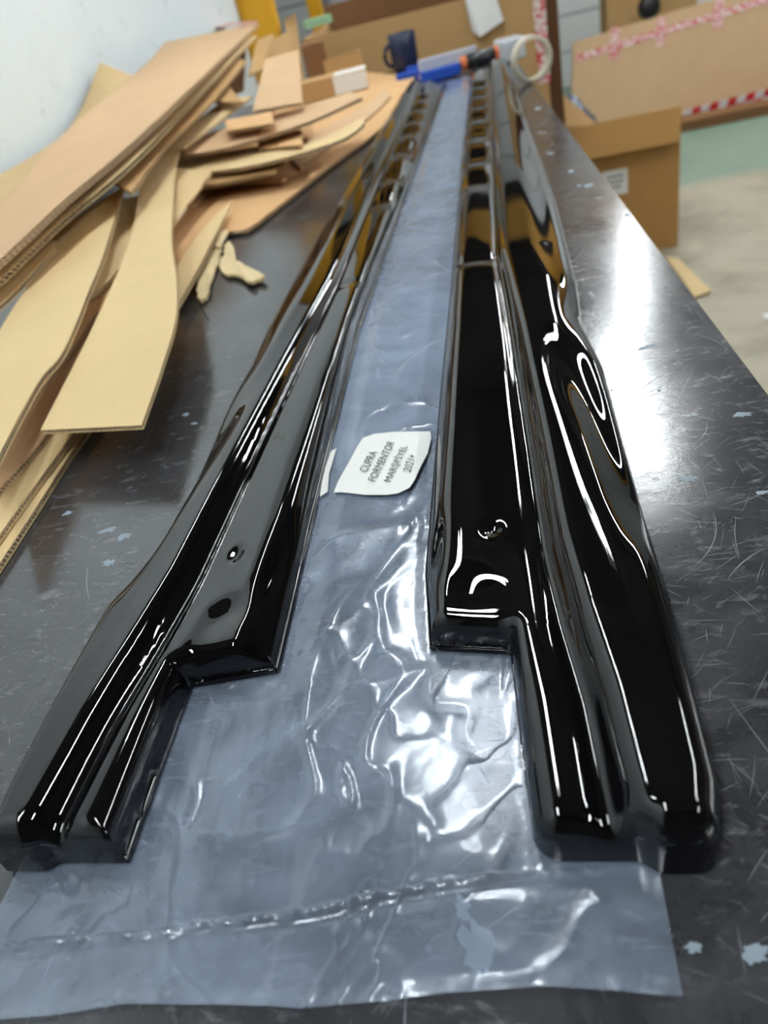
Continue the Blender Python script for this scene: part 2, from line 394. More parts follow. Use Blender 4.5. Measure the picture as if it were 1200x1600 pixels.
def skirt(name, IN, OUT, sgn, u0, su, seed, hs):
    y0 = IN[0][0]; y1 = IN[-1][0]
    ys = [y0]; y = y0
    while y < y1:
        if y < y0+.004: s = .0004
        elif y < y0+.014: s = .001
        elif .2475 < y < .267: s = .0003
        elif .240 < y < .275: s = .0008
        elif y < .7: s = .0018
        elif y > y1-.012: s = .001
        elif y < 1.0: s = .0035
        else: s = .003
        y += s; ys.append(min(y, y1))
    ys = np.array(ys); n = 120
    fj = .5-.5*np.cos(np.pi*np.arange(n+1)/n)
    fj = .75*fj + .25*np.linspace(0, 1, n+1)
    xi = np.interp(ys, *zip(*IN)); xo = np.interp(ys, *zip(*OUT))
    k = 7; ker = np.ones(k)/k
    poly = [(x, y) for y, x in IN] + [(x, y) for y, x in OUT[::-1]]
    # chamfer plan corners by clipping the polygon ends
    X = xi[:, None] + (xo-xi)[:, None]*fj[None, :]
    Y = np.repeat(ys[:, None], n+1, 1)
    # rounded plan corners at the near and far ends
    wd = (xo-xi)[:, None]; dj = np.minimum(fj, 1-fj)[None, :]*wd
    for (ye, dr) in ((y0, 1), (y1, -1)):
        R_ = .012; c = np.where(dj < R_, R_-np.sqrt(np.maximum(0, R_**2-(R_-dj)**2)), 0)
        fade = np.clip(1-np.abs(Y-ye)/.05, 0, 1); Y = Y + dr*c*fade
    Y = Y - np.clip(1-np.abs(Y-y0)/.05, 0, 1)*.005*ss(.55, .68, fj)[None, :]
    bd = np.vstack([np.c_[X[:, 0], Y[:, 0]][::4], np.c_[X[-1], Y[-1]][::4], np.c_[X[:, -1], Y[:, -1]][::-4], np.c_[X[0], Y[0]][::-4]])
    # exact distance to the four border polylines, coarse
    D = sdf_poly(X, Y, simplify(bd))
    D[0, :] = 0; D[-1, :] = 0; D[:, 0] = 0; D[:, -1] = 0
    U = sgn*(X-u0)/su
    lip = .0022*(1-ss(.045, .06, U))
    d2 = np.clip(D-lip, 0, 1)
    rr = .0095+.0045*ss(.04, .08, U)
    e = np.clip(d2/rr, 0, 1)
    E = (1-(1-e)**2.6)**(1/2.6)
    Z = H(np.clip(U, -.01, .2), Y, seed)*hs*E + .0022*np.clip(D/.0006, 0, 1)
    Z[0, :] = 0; Z[-1, :] = 0; Z[:, 0] = 0; Z[:, -1] = 0
    V_ = np.stack([X, Y, Z+T+.0022], -1).reshape(-1, 3)
    m = len(ys); idx = np.arange(m*(n+1)).reshape(m, n+1)
    Fa = np.stack([idx[:-1, :-1], idx[:-1, 1:], idx[1:, 1:], idx[1:, :-1]], -1).reshape(-1, 4)
    if sgn < 0: Fa = Fa[:, ::-1]
    o = mesh_obj(name, V_.tolist(), Fa.tolist(), GLOSS, smooth=True)
    return o
def simplify(b):
    out = [b[0]]
    for i in range(1, len(b)-1):
        a = np.array(out[-1]); v1 = b[i]-a; v2 = b[i+1]-b[i]
        l1, l2 = np.hypot(*v1), np.hypot(*v2)
        if l1 < 1e-6: continue
        if l1 > .08 or (l2 > 1e-6 and abs(v1[0]*v2[1]-v1[1]*v2[0])/(l1*l2) > .02): out.append(b[i])
    return out
rs = skirt('side_skirt', RIN, ROUT, 1, -.0745, 1.0, 0.3, 1.02)
tag(rs, 'right hand glossy black moulded side skirt, nearer the bench edge', 'car part', 'glossy black side skirts')
ls = skirt('side_skirt', LIN, LOUT, -1, -.158, .82, 2.1, 1.0)
tag(ls, 'left hand glossy black moulded side skirt, nearer the cardboard', 'car part', 'glossy black side skirts')
# ---------------------------------------------------------------- plastic bag under the skirts
def film_mat():
    m = bpy.data.materials.new('clear_film'); m.use_nodes = True; t = NT(m); b = t.b
    c = t.coord()
    b.inputs['Base Color'].default_value = (.50, .62, .82, 1); b.inputs['Roughness'].default_value = .16
    b.inputs['Specular IOR Level'].default_value = .9
    cr = t.noise(t.coord((16, 9, 10)), 1.0, 4, .52, .8)
    rid = t.math('ABSOLUTE', t.math('SUBTRACT', cr, .5))
    fine = t.noise(t.coord((40, 420, 40), (0, 0, .05)), .5, 3)
    cr2 = t.noise(t.coord((13, 9, 10), (0, 0, .6)), 1.0, 2, .45, 1.2)
    rid2 = t.math('POWER', t.math('SUBTRACT', 1.0, t.math('ABSOLUTE', t.math('SUBTRACT', t.math('MULTIPLY', cr2, 2.0), 1.0))), 24.0)
    h = t.math('ADD', t.math('ADD', t.math('MULTIPLY', rid, -2.2), t.math('MULTIPLY', rid2, .8)), t.math('MULTIPLY', fine, .12))
    t.bump(h, .36, .0018)
    tr = t.add('ShaderNodeBsdfTransparent'); tr.inputs[0].default_value = (.93, .95, .98, 1)
    mx = t.add('ShaderNodeMixShader')
    sy_ = t.add('ShaderNodeSeparateXYZ'); t.link(c, sy_.inputs[0])
    far_haze = t.math('MULTIPLY', t.ramp(sy_.outputs[1], [(.38, (0, 0, 0)), (.62, (1, 1, 1))]), .30)   # grazing sheen painted in as extra haze towards the far end
    hz = t.math('ADD', t.math('ADD', t.math('MULTIPLY', t.noise(c, 12, 6, .65, 1.2), .62), -.02), far_haze)
    t.link(hz, mx.inputs[0]); out = t.n['Material Output']
    t.link(tr.outputs[0], mx.inputs[1]); t.link(b.outputs[0], mx.inputs[2])
    gl = t.add('ShaderNodeBsdfGlossy'); gl.inputs['Roughness'].default_value = .2; gl.inputs[0].default_value = (.9, .95, 1, 1)
    t.link(b.inputs['Normal'].links[0].from_socket, gl.inputs['Normal'])
    fr = t.add('ShaderNodeFresnel'); fr.inputs[0].default_value = 1.5
    t.link(b.inputs['Normal'].links[0].from_socket, fr.inputs['Normal'])
    m2 = t.add('ShaderNodeMixShader'); t.link(t.math('MULTIPLY', fr.outputs[0], .95), m2.inputs[0]); t.link(mx.outputs[0], m2.inputs[1]); t.link(gl.outputs[0], m2.inputs[2])
    t.link(m2.outputs[0], out.inputs[0]); return m
FILM = film_mat()
front = sorted((P(a, b).x, P(a, b).y) for a, b in [(-120, 1612), (0, 1598), (90, 1590), (200, 1573), (330, 1572), (470, 1580), (600, 1570), (700, 1554), (850, 1546), (960, 1552), (1062, 1561)])
seam = sorted((P(a, b).x, P(a, b).y) for a, b in [(-120, 1488), (0, 1482), (100, 1474), (240, 1462), (340, 1446), (480, 1430), (600, 1402), (760, 1376), (900, 1362), (1031, 1352)])
fx, fy = zip(*front); sx, sy = zip(*seam)
rpoly = [(x, y) for y, x in RIN] + [(x, y) for y, x in ROUT[::-1]]
lpoly = [(x, y) for y, x in LIN] + [(x, y) for y, x in LOUT[::-1]]
def bag():
    x0, x1 = -.258, .0290
    nx = 230; xs = np.linspace(x0, x1, nx)
    tt = np.concatenate([np.linspace(0, .38, 300), np.linspace(.38, 1, 190)[1:]])   # 0..1 -> front..back
    yf = np.interp(xs, fx, fy); ysm = np.interp(xs, sx, sy)
    yend = 2.235
    X = np.repeat(xs[None, :], len(tt), 0)
    prog = np.concatenate([np.linspace(0, .33, 300), .33+(1-.33)*np.linspace(0, 1, 190)[1:]**1.9])
    Y = yf[None, :]*(1-prog[:, None]) + 0*X
    Yb = np.interp(prog, [0, .33, 1], [0, .42, yend])
    Y = yf[None, :] + (Yb[:, None])*(1-yf[None, :]/yend)
    d1 = sdf_poly(X, Y, rpoly); d1[inside(X, Y, rpoly)] = 0
    d2 = sdf_poly(X, Y, lpoly); d2[inside(X, Y, lpoly)] = 0
    fl = ss(.001, .022, np.minimum(d1, d2)); fl2 = ss(.0, .008, np.minimum(d1, d2))
    Z = np.zeros_like(X); m, n = X.shape
    for i in range(m):
        for j in range(n):
            if fl[i, j] <= 0 and fl2[i, j] <= 0: continue
            x, y = X[i, j], Y[i, j]
            sd = y-ysm[j]
            a = noise.noise(Vector((x*18, y*10, 1.7)))
            b = noise.noise(Vector((x*42+a*1.8, y*24+a, 5.1)))
            c = 1-abs(noise.noise(Vector((x*26+b*.8, y*15, 9.3))))*2.4
            amp = .30+.70*min(1, max(0, (sd+.002)/.012))
            z = (.0016+.0020*a+.0007*b+.0016*max(0, c)**3)*amp
            q7 = min(1, max(0, (y-.42)/.16)); z = z*(1-q7)+q7*(.0012 + .00045*noise.noise(Vector((x*14, y*60, 2)))+.0003*a)
            z = max(z, .0003)*fl[i, j]
            # welded seam
            z += (.0030+.0030*noise.noise(Vector((x*150, 0, 3))))*math.exp(-((sd+.0008*noise.noise(Vector((x*60, 0, 6))))/.0011)**2)*fl2[i, j]
            z -= .0008*math.exp(-((sd+.004)/.002)**2)*fl2[i, j]
            # lifted front hem
            z += .0015*math.exp(-((y-yf[j])/.004)**2)*(1+noise.noise(Vector((x*30, 0, 8))))
            Z[i, j] = max(z, .0002)
    # edge flattening to the right
    V_ = np.stack([X, Y, Z+T+.0006], -1).reshape(-1, 3)
    idx = np.arange(m*n).reshape(m, n)
    Fa = np.stack([idx[:-1, :-1], idx[:-1, 1:], idx[1:, 1:], idx[1:, :-1]], -1).reshape(-1, 4)
    return mesh_obj('plastic_bag', V_.tolist(), Fa.tolist(), FILM, smooth=True)
bg = bag(); tag(bg, 'long clear crinkled plastic bag spread on the bench beneath both black skirts', 'bag')
# ---------------------------------------------------------------- sticker on the bag
lab_px = [(521, 769), (530, 748), (545, 722), (558, 697), (567, 684), (585, 678), (618, 674), (672, 674), (674, 684), (668, 708), (656, 732), (648, 750), (640, 762), (622, 771), (605, 773), (570, 773), (535, 769)]
stick = empty('sticker', P(600, 725, .004)); tag(stick, 'white paper sticker with four printed lines stuck on the clear bag between the skirts', 'sticker')
SZ = .0048
def sticker():
    pts = [P(a, b, SZ) for a, b in lab_px]; c = sum(pts, Vector())/len(pts); n = len(pts); rings = 6
    V_ = [c]; F_ = []
    for k in range(1, rings+1):
        for p in pts:
            q = c+(p-c)*(k/rings); q.z += .0006*noise.noise(Vector((q.x*70, q.y*50, 0))); V_.append(q)
    for j in range(n): F_.append((0, 1+j, 1+(j+1) % n))
    for k in range(rings-1):
        for j in range(n): F_.append((1+k*n+j, 1+(k+1)*n+j, 1+(k+1)*n+(j+1) % n, 1+k*n+(j+1) % n))
    V2 = [v-Vector((0, 0, .0002)) for v in V_]; N0 = len(V_)
    F2 = [tuple(N0+i for i in f[::-1]) for f in F_]
    rim = [(1+(rings-1)*n+j, N0+1+(rings-1)*n+j, N0+1+(rings-1)*n+(j+1) % n, 1+(rings-1)*n+(j+1) % n) for j in range(n)]
    return mesh_obj('paper', V_+V2, F_+F2+rim, WHITEP, stick, smooth=False)
sticker()
INK = mat('ink', (.03, .035, .035), .6)
def text_line(s, a, b, up, size_px):
    """text from pixel a to pixel b lying on the sticker"""
    cu = bpy.data.curves.new('t', 'FONT'); cu.body = s; cu.size = 1; cu.extrude = 0
    o = bpy.data.objects.new('t', cu); COL.objects.link(o); bpy.context.view_layer.update()
    me = bpy.data.meshes.new_from_object(o.evaluated_get(bpy.context.evaluated_depsgraph_get()))
    bpy.data.objects.remove(o)
    xs_ = [v.co.x for v in me.vertices]; w_ = max(xs_)-min(xs_); mx = min(xs_)
    A = P(*a, SZ+.0011); Bq = P(*b, SZ+.0011); Uq = P(*up, SZ+.0011)-A
    for v in me.vertices:
        tx = (v.co.x-mx)/w_; ty = v.co.y/.73
        v.co = A+(Bq-A)*tx+Uq*ty
    me.materials.append(INK); q = bpy.data.objects.new('printed_line', me); COL.objects.link(q); attach(q, stick)
text_line('CUPRA', (573, 738), (590, 706), (560, 735), 1)
text_line('FORMENTOR', (586, 753), (617, 691), (574, 749), 1)
text_line('MARŞPİYEL', (610, 753), (637, 697), (599, 751), 1)
text_line('2021+', (641, 738), (650, 712), (629, 734), 1)
# ghost piece of a second sticker peeking out under the left skirt edge
o = mesh_obj('sticker', [P(500, 776, .003), P(512, 768, .003), P(514, 740, .003), P(526, 700, .003), P(517, 705, .0035), P(505, 740, .0035)], [(0, 1, 2, 3, 4, 5)], WHITEP)
tag(o, 'sliver of a white sticker beside the inner edge of the left skirt', 'sticker')
# ---------------------------------------------------------------- cardboard sheets
def catmull(pts, n):
    pts = [Vector(p) for p in pts]
    if len(pts) == 2: return [pts[0].lerp(pts[1], i/(n-1)) for i in range(n)]
    out = []; m = len(pts)-1
    for i in range(n):
        t = i/(n-1)*m; k = min(int(t), m-1); u = t-k
        p1, p2 = pts[k], pts[k+1]; p0 = pts[k-1] if k else p1*2-p2; p3 = pts[k+2] if k+2 <= m else p2*2-p1
        out.append(.5*((2*p1)+(p2-p0)*u+(2*p0-5*p1+4*p2-p3)*u*u+(3*p1-p0-3*p2+p3)*u**3))
    return out
def sheet(name, label, left, right, mt=None, th=.005, n=24, edges='LRNF', rag=0, walls=1, group='loose cardboard offcuts', liner_m=None, cat='cardboard', wave=.0048, crease=None, m2=None, world=False):
    """corrugated sheet ruled between two rails of (px, py, height) points, near end first or last"""
    mt = mt or KRAFT
    g = (lambda p: Vector(p)) if world else (lambda p: P(*p))
    L = catmull([g(p) for p in left], n); R_ = catmull([g(p) for p in right], n)
    if rag:
        rnd = random.Random(hash(label) % 1000 if False else len(label)*7+int(rag*1e5))
        R_ = [p+(p-q).normalized()*rag*(rnd.random()-.5) for p, q in zip(R_, L)]
    k = 7; G = []
    for i in range(n):
        G.append([L[i].lerp(R_[i], j/(k-1)) for j in range(k)])
    Nn = []
    for i in range(n):
        row = []
        for j in range(k):
            a = G[min(i+1, n-1)][j]-G[max(i-1, 0)][j]; b = G[i][min(j+1, k-1)]-G[i][max(j-1, 0)]
            c = a.cross(b); c = c.normalized() if c.length > 1e-12 else Vector((0, 0, 1)); row.append(c if c.z > 0 else -c)
        Nn.append(row)
    base = sum((G[0][0], G[0][-1], G[-1][0], G[-1][-1]), Vector())/4
    root = empty(name, base); tag(root, label, cat, group)
    def liner(off, t, m_):
        V_ = []; F_ = []
        for s in (0, 1):
            for i in range(n):
                for j in range(k): V_.append(G[i][j]-Nn[i][j]*(off+t*s))
        q = n*k
        for i in range(n-1):
            for j in range(k-1):
                a = i*k+j; F_.append((a, a+1, a+k+1, a+k)); F_.append((q+a, q+a+k, q+a+k+1, q+a+1))
        bd = [j for j in range(k)]+[i*k+k-1 for i in range(1, n)]+[(n-1)*k+j for j in range(k-2, -1, -1)]+[i*k for i in range(n-2, 0, -1)]
        for a, b in zip(bd, bd[1:]+bd[:1]): F_.append((a, b, b+q, a+q))
        ob = mesh_obj('liner', V_, F_, m_, root)
        bmx = bmesh.new(); bmx.from_mesh(ob.data); bmesh.ops.recalc_face_normals(bmx, faces=bmx.faces); bmx.to_mesh(ob.data); bmx.free()
    tl = .0009
    liner(0, tl, liner_m or mt)
    gap = (th-tl)/walls
    for w_ in range(1, walls+1): liner(gap*w_, tl, m2 or mt)
    # fluting seen along the edges
    V_, F_ = [], []
    rails = []
    if 'L' in edges: rails.append(([G[i][0] for i in range(n)], [Nn[i][0] for i in range(n)], [(G[i][-1]-G[i][0]).normalized() for i in range(n)]))
    if 'R' in edges: rails.append(([G[i][-1] for i in range(n)], [Nn[i][-1] for i in range(n)], [(G[i][0]-G[i][-1]).normalized() for i in range(n)]))
    if 'N' in edges: rails.append((G[0], Nn[0], [(G[1][j]-G[0][j]).normalized() for j in range(k)]))
    if 'F' in edges: rails.append((G[-1], Nn[-1], [(G[-2][j]-G[-1][j]).normalized() for j in range(k)]))
    for pts, nr, inn in rails:
        acc = [0]
        for a, b in zip(pts, pts[1:]): acc.append(acc[-1]+(b-a).length)
        tot = acc[-1]; m = min(int(tot/(wave/4)), 900)
        if m < 4: continue
        for w_ in range(walls):
            st = len(V_)
            for s in range(m+1):
                d = tot*s/m; i = min(max(np.searchsorted(acc, d)-1, 0), len(pts)-2); u = (d-acc[i])/max(acc[i+1]-acc[i], 1e-9)
                p = pts[i].lerp(pts[i+1], u); nn = nr[i].lerp(nr[i+1], u).normalized(); ii = inn[i]
                ph = .5-.5*math.cos(2*math.pi*s/4)
                h = gap*w_+tl+(gap-tl)*ph
                q = p-nn*h+ii*.0004
                V_.append(q-nn*.0004); V_.append(q+nn*.0004); V_.append(q+ii*min(.010, .3*(G[0][0]-G[0][-1]).length))
            for s in range(m):
                a = st+3*s; F_.append((a, a+1, a+4, a+3)); F_.append((a+1, a+2, a+5, a+4))
    if V_: mesh_obj('fluting', V_, F_, FLUTE, root)
    return root
# B - big pale sheet leaning to the wall
sh = sheet('cardboard_sheet', 'largest pale tan sheet with a taped far end leaning over the pile towards the wall',
      [(-70, 378, .100), (22, 300, .120), (66, 243, .135), (120, 190, .150), (228, 100, .180), (258, 66, .210)],
      [(-70, 462, .100), (0, 404, .110), (100, 312, .130), (200, 228, .150), (300, 135, .172), (405, 36, .190)], KRAFT, .009, 40, 'RN', walls=2, group='large sheets leaning on the wall', wave=.011)
# B underlayers
sheet('cardboard_sheet', 'yellowish sheet directly beneath the largest pale sheet, showing only its right edge',
      [(-60, 440, .080), (60, 330, .100), (180, 200, .130), (330, 80, .165)],
      [(-60, 488, .080), (0, 436, .088), (100, 341, .108), (200, 258, .130), (300, 158, .150), (402, 54, .172)], KRAFTY, .007, 30, 'RN', .004, group='large sheets leaning on the wall', wave=.009)
sheet('cardboard_sheet', 'thin torn sheet two layers below the largest pale sheet',
      [(150, 270, .110), (240, 170, .125), (340, 80, .150)],
      [(205, 300, .105), (262, 225, .120), (330, 160, .130), (385, 95, .150)], KRAFTD, .005, 30, 'RN', .012, group='large sheets leaning on the wall')
# A - wall sheet
A_l = [PX(a, b, XL+.04) for a, b in [(-60, 292), (0, 272), (70, 231), (105, 203), (131, 161), (156, 97)]]
A_r = [P(a, b, z) for a, b, z in [(-20, 330, .05), (60, 290, .07), (120, 230, .09), (150, 200, .095), (190, 160, .125), (216, 122, .150)]]
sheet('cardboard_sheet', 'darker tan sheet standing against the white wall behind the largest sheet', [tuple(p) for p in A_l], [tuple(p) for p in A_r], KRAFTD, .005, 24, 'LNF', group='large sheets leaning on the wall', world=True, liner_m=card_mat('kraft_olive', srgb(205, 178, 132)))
# printed tape at the end of B
o = sheet('packing_tape', 'white packing tape with red print across the far end of the largest pale sheet', [(306, 45, .1925), (400, 38, .1925)], [(312, 38, .1925), (402, 32, .1925)], TAPE, .0012, 6, '', group='red and white packing tape', cat='tape')
# long curved strips
sheet('cardboard_strip', 'long pale curved strip with a square cut end hanging over the dark bench',
      [(63, 672, .042), (105, 590, .045), (150, 500, .052), (190, 410, .060), (210, 345, .068), (228, 250, .082), (262, 220, .092), (350, 156, .105)],
      [(221, 664, .042), (252, 575, .045), (274, 500, .052), (276, 440, .060), (268, 360, .068), (277, 246, .082), (300, 222, .092), (394, 150, .105)], KRAFTY, .0045, 46, 'LRNF')
sheet('cardboard_strip', 'long pale strip at the left edge with a curling fluted right side',
      [(-60, 640, .052), (0, 515, .056), (50, 435, .062), (85, 368, .070), (150, 318, .085)],
      [(-40, 790, .052), (0, 706, .054), (60, 596, .058), (100, 545, .060), (140, 450, .066), (162, 395, .072), (193, 292, .085)], KRAFTY, .006, 46, 'LRN')
sheet('cardboard_strip', 'yellowish strip wedged under the largest sheet at the left edge',
      [(-60, 470, .062), (0, 420, .066), (80, 352, .078)], [(-60, 520, .062), (0, 476, .066), (45, 432, .070), (84, 388, .078)], KRAFTY, .006, 20, 'RN')
sheet('cardboard_strip', 'tan offcut with a torn whitish edge between the two long curved strips',
      [(100, 420, .040), (190, 310, .052)], [(104, 484, .040), (132, 468, .042), (168, 440, .045), (196, 400, .048), (250, 300, .056)], KRAFTY, .005, 22, 'R', .004)
sheet('cardboard_strip', 'orange tan offcut with fluted edge lying below the torn one',
      [(40, 560, .026), (110, 470, .034), (190, 400, .040)], [(40, 640, .026), (78, 588, .028), (118, 535, .031), (152, 488, .034), (230, 420, .038)], KRAFTO, .0055, 26, 'RN')
sheet('cardboard_strip', 'pinkish tan offcut under the square ended strip, lowest but two at the left',
      [(-60, 640, .020), (60, 540, .021), (150, 480, .022)], [(-60, 850, .020), (0, 762, .020), (62, 692, .021), (130, 600, .022), (220, 500, .023)], KRAFT, .0055, 26, 'RN')
sheet('cardboard_strip', 'yellowish strip with double fluted edge at the lower left of the pile',
      [(-60, 740, .014), (60, 600, .015), (120, 540, .016)], [(-60, 915, .014), (0, 833, .014), (60, 750, .014), (112, 680, .015), (200, 560, .016)], KRAFTY, .0055, 26, 'RN')
sheet('cardboard_strip', 'bottom strip of the lower left stack lying flat on the bench',
      [(-60, 800, .0068), (40, 700, .0068), (120, 600, .0068)], [(-60, 965, .0068), (0, 878, .0068), (60, 786, .0068), (124, 688, .0068), (200, 590, .0068)], KRAFTY, .0060, 26, 'RN')
# right of the curved strip
sheet('cardboard_strip', 'short yellowish piece poking out behind the square ended strip',
      [(235, 400, .040), (262, 330, .048), (270, 262, .060)], [(262, 358, .040), (308, 300, .048), (330, 268, .058)], KRAFTY, .005, 14, 'R', .004)
sheet('cardboard_strip', 'narrow tan slat leaning beside the square ended strip, above the torn scraps',
      [(262, 440, .020), (300, 380, .023), (334, 338, .027)], [(276, 478, .020), (314, 410, .023), (363, 313, .027)], KRAFTY, .006, 18, 'LR')
sheet('cardboard_sheet', 'wide flat orange tan sheet on the bench under the pile, nearest the skirts',
      [(180, 520, .0085), (200, 420, .0085), (300, 290, .0085), (400, 190, .0085), (520, 125, .0085), (560, 112, .0085)],
      [(250, 470, .0085), (345, 362, .0085), (384, 358, .0085), (440, 318, .0085), (520, 255, .0085), (600, 195, .0085), (628, 148, .0085), (650, 118, .0085)], KRAFTO, .0052, 60, 'RNF', .003)
# layered stack
stk = [('cardboard_sheet', 'tan flap with a printed crease, lowest of the layered stack behind the strips', [(270, 330, 0.016), (300, 262, 0.020), (440, 238, 0.024)], [(300, 322, 0.016), (345, 291, 0.020), (447, 279, 0.022)], KRAFTO),
       ('cardboard_sheet', 'long sheet with a pale shine curving across the layered stack', [(255, 262, 0.048), (330, 246, 0.053), (467, 229, 0.062), (568, 183, 0.070)], [(255, 270, 0.048), (343, 266, 0.053), (433, 249, 0.059), (533, 218, 0.064), (569, 193, 0.070)], KRAFTY),
       ('cardboard_sheet', 'long tan sheet in the middle of the layered stack', [(270, 226, 0.073), (360, 198, 0.081), (470, 168, 0.090), (548, 143, 0.098)], [(278, 244, 0.073), (343, 233, 0.077), (410, 214, 0.084), (487, 188, 0.090), (566, 152, 0.098)], KRAFT),
       ('cardboard_sheet', 'small torn scrap lying on the layered stack near its middle', [(400, 214, 0.064), (470, 202, 0.070)], [(404, 232, 0.064), (472, 226, 0.070)], KRAFTO),
       ('cardboard_sheet', 'short tan sheet lying on the layered stack near the leaning sheets', [(350, 188, 0.098), (424, 174, 0.104)], [(356, 204, 0.098), (428, 192, 0.104)], KRAFTO),
       ('cardboard_sheet', 'square cut pale sheet tilted up at the top of the layered stack', [(395, 173, 0.109), (415, 92, 0.168)], [(472, 160, 0.109), (466, 78, 0.168)], KRAFT),
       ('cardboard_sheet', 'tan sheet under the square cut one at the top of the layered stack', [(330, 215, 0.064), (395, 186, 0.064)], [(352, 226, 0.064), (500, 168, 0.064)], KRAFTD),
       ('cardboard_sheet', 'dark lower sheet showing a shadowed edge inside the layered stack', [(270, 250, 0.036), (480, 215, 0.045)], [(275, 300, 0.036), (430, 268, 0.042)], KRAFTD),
       ('cardboard_sheet', 'long tan sheet reaching towards the far end of the bench', [(440, 235, 0.014), (560, 170, 0.014), (600, 140, 0.014)], [(470, 262, 0.014), (580, 180, 0.014), (610, 150, 0.014)], KRAFT),
       ]
for nm, lb, l, r_, m_ in stk: sheet(nm, lb, l, r_, m_, .0055, 20, 'RNF', .002)
# crumpled upright pieces at the top left
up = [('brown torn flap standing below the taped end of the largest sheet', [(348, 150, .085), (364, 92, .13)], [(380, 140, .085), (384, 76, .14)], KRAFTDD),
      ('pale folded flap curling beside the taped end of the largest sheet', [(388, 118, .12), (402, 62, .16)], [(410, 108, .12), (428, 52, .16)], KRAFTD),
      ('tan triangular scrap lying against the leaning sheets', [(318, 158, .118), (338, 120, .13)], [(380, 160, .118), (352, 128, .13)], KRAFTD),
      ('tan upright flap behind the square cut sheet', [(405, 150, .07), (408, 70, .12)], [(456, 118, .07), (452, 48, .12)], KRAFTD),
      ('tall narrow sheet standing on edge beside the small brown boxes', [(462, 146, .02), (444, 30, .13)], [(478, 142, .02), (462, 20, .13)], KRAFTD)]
for lb, l, r_, m_ in up: sheet('cardboard_flap', lb, l, r_, m_, .005, 8, 'LRNF')
# torn scraps on the bench
def scrap(label, pts, z0=.004, th=.004, m_=KRAFTY):
    rn = random.Random(len(pts)); q_ = []
    for (a, b), (a2, b2) in zip(pts, pts[1:]+pts[:1]):
        q_ += [(a, b)]+[(a+(a2-a)*t_+rn.uniform(-1.6, 1.6), b+(b2-b)*t_+rn.uniform(-1.6, 1.6)) for t_ in (.25, .5, .75)]
    pts = q_
    P_ = [P(a, b, z0+.006*abs(noise.noise(Vector((a*.03, b*.03, 1))))) for a, b in pts]; n = len(P_)
    c = sum(P_, Vector())/n + Vector((0, 0, .003))
    V_ = [c, c-Vector((0, 0, th))]+P_+[p-Vector((0, 0, min(th, z0-.0008+.003))) for p in P_]
    F_ = []
    for i in range(n):
        j = (i+1) % n; F_ += [(0, 2+i, 2+j), (1, 2+n+j, 2+n+i), (2+i, 2+n+i, 2+n+j, 2+j)]
    o = mesh_obj('cardboard_scrap', V_, F_, m_); bmx = bmesh.new(); bmx.from_mesh(o.data); bmesh.ops.recalc_face_normals(bmx, faces=bmx.faces); bmx.to_mesh(o.data); bmx.free()
    tag(o, label, 'cardboard', 'torn scraps'); return o
SCR = card_mat('torn_core', srgb(226, 205, 160), .2)
scrap('narrow torn paper tongue on the bench just right of the narrow slat', [(308, 464), (314, 470), (322, 464), (328, 440), (338, 415), (346, 392), (340, 376), (328, 384), (318, 408), (308, 440)], .006, m_=SCR)
scrap('crumpled torn paper scrap pointing right on the dark bench', [(344, 420), (352, 428), (372, 430), (392, 440), (408, 436), (414, 430), (400, 424), (384, 418), (374, 408), (362, 412), (358, 398), (364, 384), (358, 376), (350, 382), (350, 398), (344, 406)], .007, m_=SCR)
scrap('short torn curl standing where the scraps meet the flat sheet', [(336, 384), (344, 386), (350, 372), (356, 362), (350, 358), (340, 364)], .010, m_=SCR)
# dark thread
o = tube('thread', [P(313, 478, .001), P(318, 486, .0012), P(322, 492, .001), P(326, 500, .001)], .0006, BLACKP, seg=6); tag(o, 'short dark thread on the bench below the narrow torn scrap', 'thread')
# white plastic packaging at far left
o = sheet('plastic_wrap', 'crumpled pale plastic wrap under the cardboard by the white wall', [(-60, 340, .03), (0, 284, .04), (20, 280, .042)], [(-60, 372, .012), (0, 322, .02), (46, 288, .03)], mat('pale_wrap', srgb(190, 195, 200), .3), .003, 10, '', group='odd items by the wall', cat='wrap')
# ---------------------------------------------------------------- things at the far end of the bench
def carton(name, label, lo, hi, m_, M=None, open_top=False, flap=None, grp=None, cat='box', th=.006):
    """carton whose five or six walls are board panels"""
    c = Vector(((lo[0]+hi[0])/2, (lo[1]+hi[1])/2, lo[2])); M = M or Matrix.Identity(4)
    r = empty(name, M @ c); tag(r, label, cat, grp)
    x0, y0, z0 = lo; x1, y1, z1 = hi
    box('side_panel', (x0, y0, z0), (x1, y0+th, z1), m_, r, M); box('side_panel', (x0, y1-th, z0), (x1, y1, z1), m_, r, M)
    box('side_panel', (x0, y0+th, z0), (x0+th, y1-th, z1), m_, r, M); box('side_panel', (x1-th, y0+th, z0), (x1, y1-th, z1), m_, r, M)
    box('bottom_panel', (x0+th, y0+th, z0), (x1-th, y1-th, z0+th), m_, r, M)
    if not open_top: box('top_panel', (x0+th, y0+th, z1-th), (x1-th, y1-th, z1), m_, r, M)
    return r
def at_yaw(px, py, z, yaw): return Matrix.Translation(P(px, py, z)) @ Matrix.Rotation(yaw, 4, 'Z')
Mw = at_yaw(560, 142, .010, .12)
c = carton('carton', 'small carton with a white paper label beside the navy mug', (-.16, 0, 0), (.03, .10, .050), KRAFTD, Mw, grp='small cartons at the far end')
box('paper_label', (-.065, -.0015, .003), (.031, .0, .048), WHITEP, c, Mw); box('paper_label', (-.06, 0.0, .0502), (.031, .07, .0508), WHITEP, c, Mw)
Mw = at_yaw(519, 128, .03, .2)
carton('carton', 'dark brown narrow carton standing behind the labelled one', (-.07, .10, -.02), (.0, .20, .10), KRAFTDD, Mw, grp='small cartons at the far end')
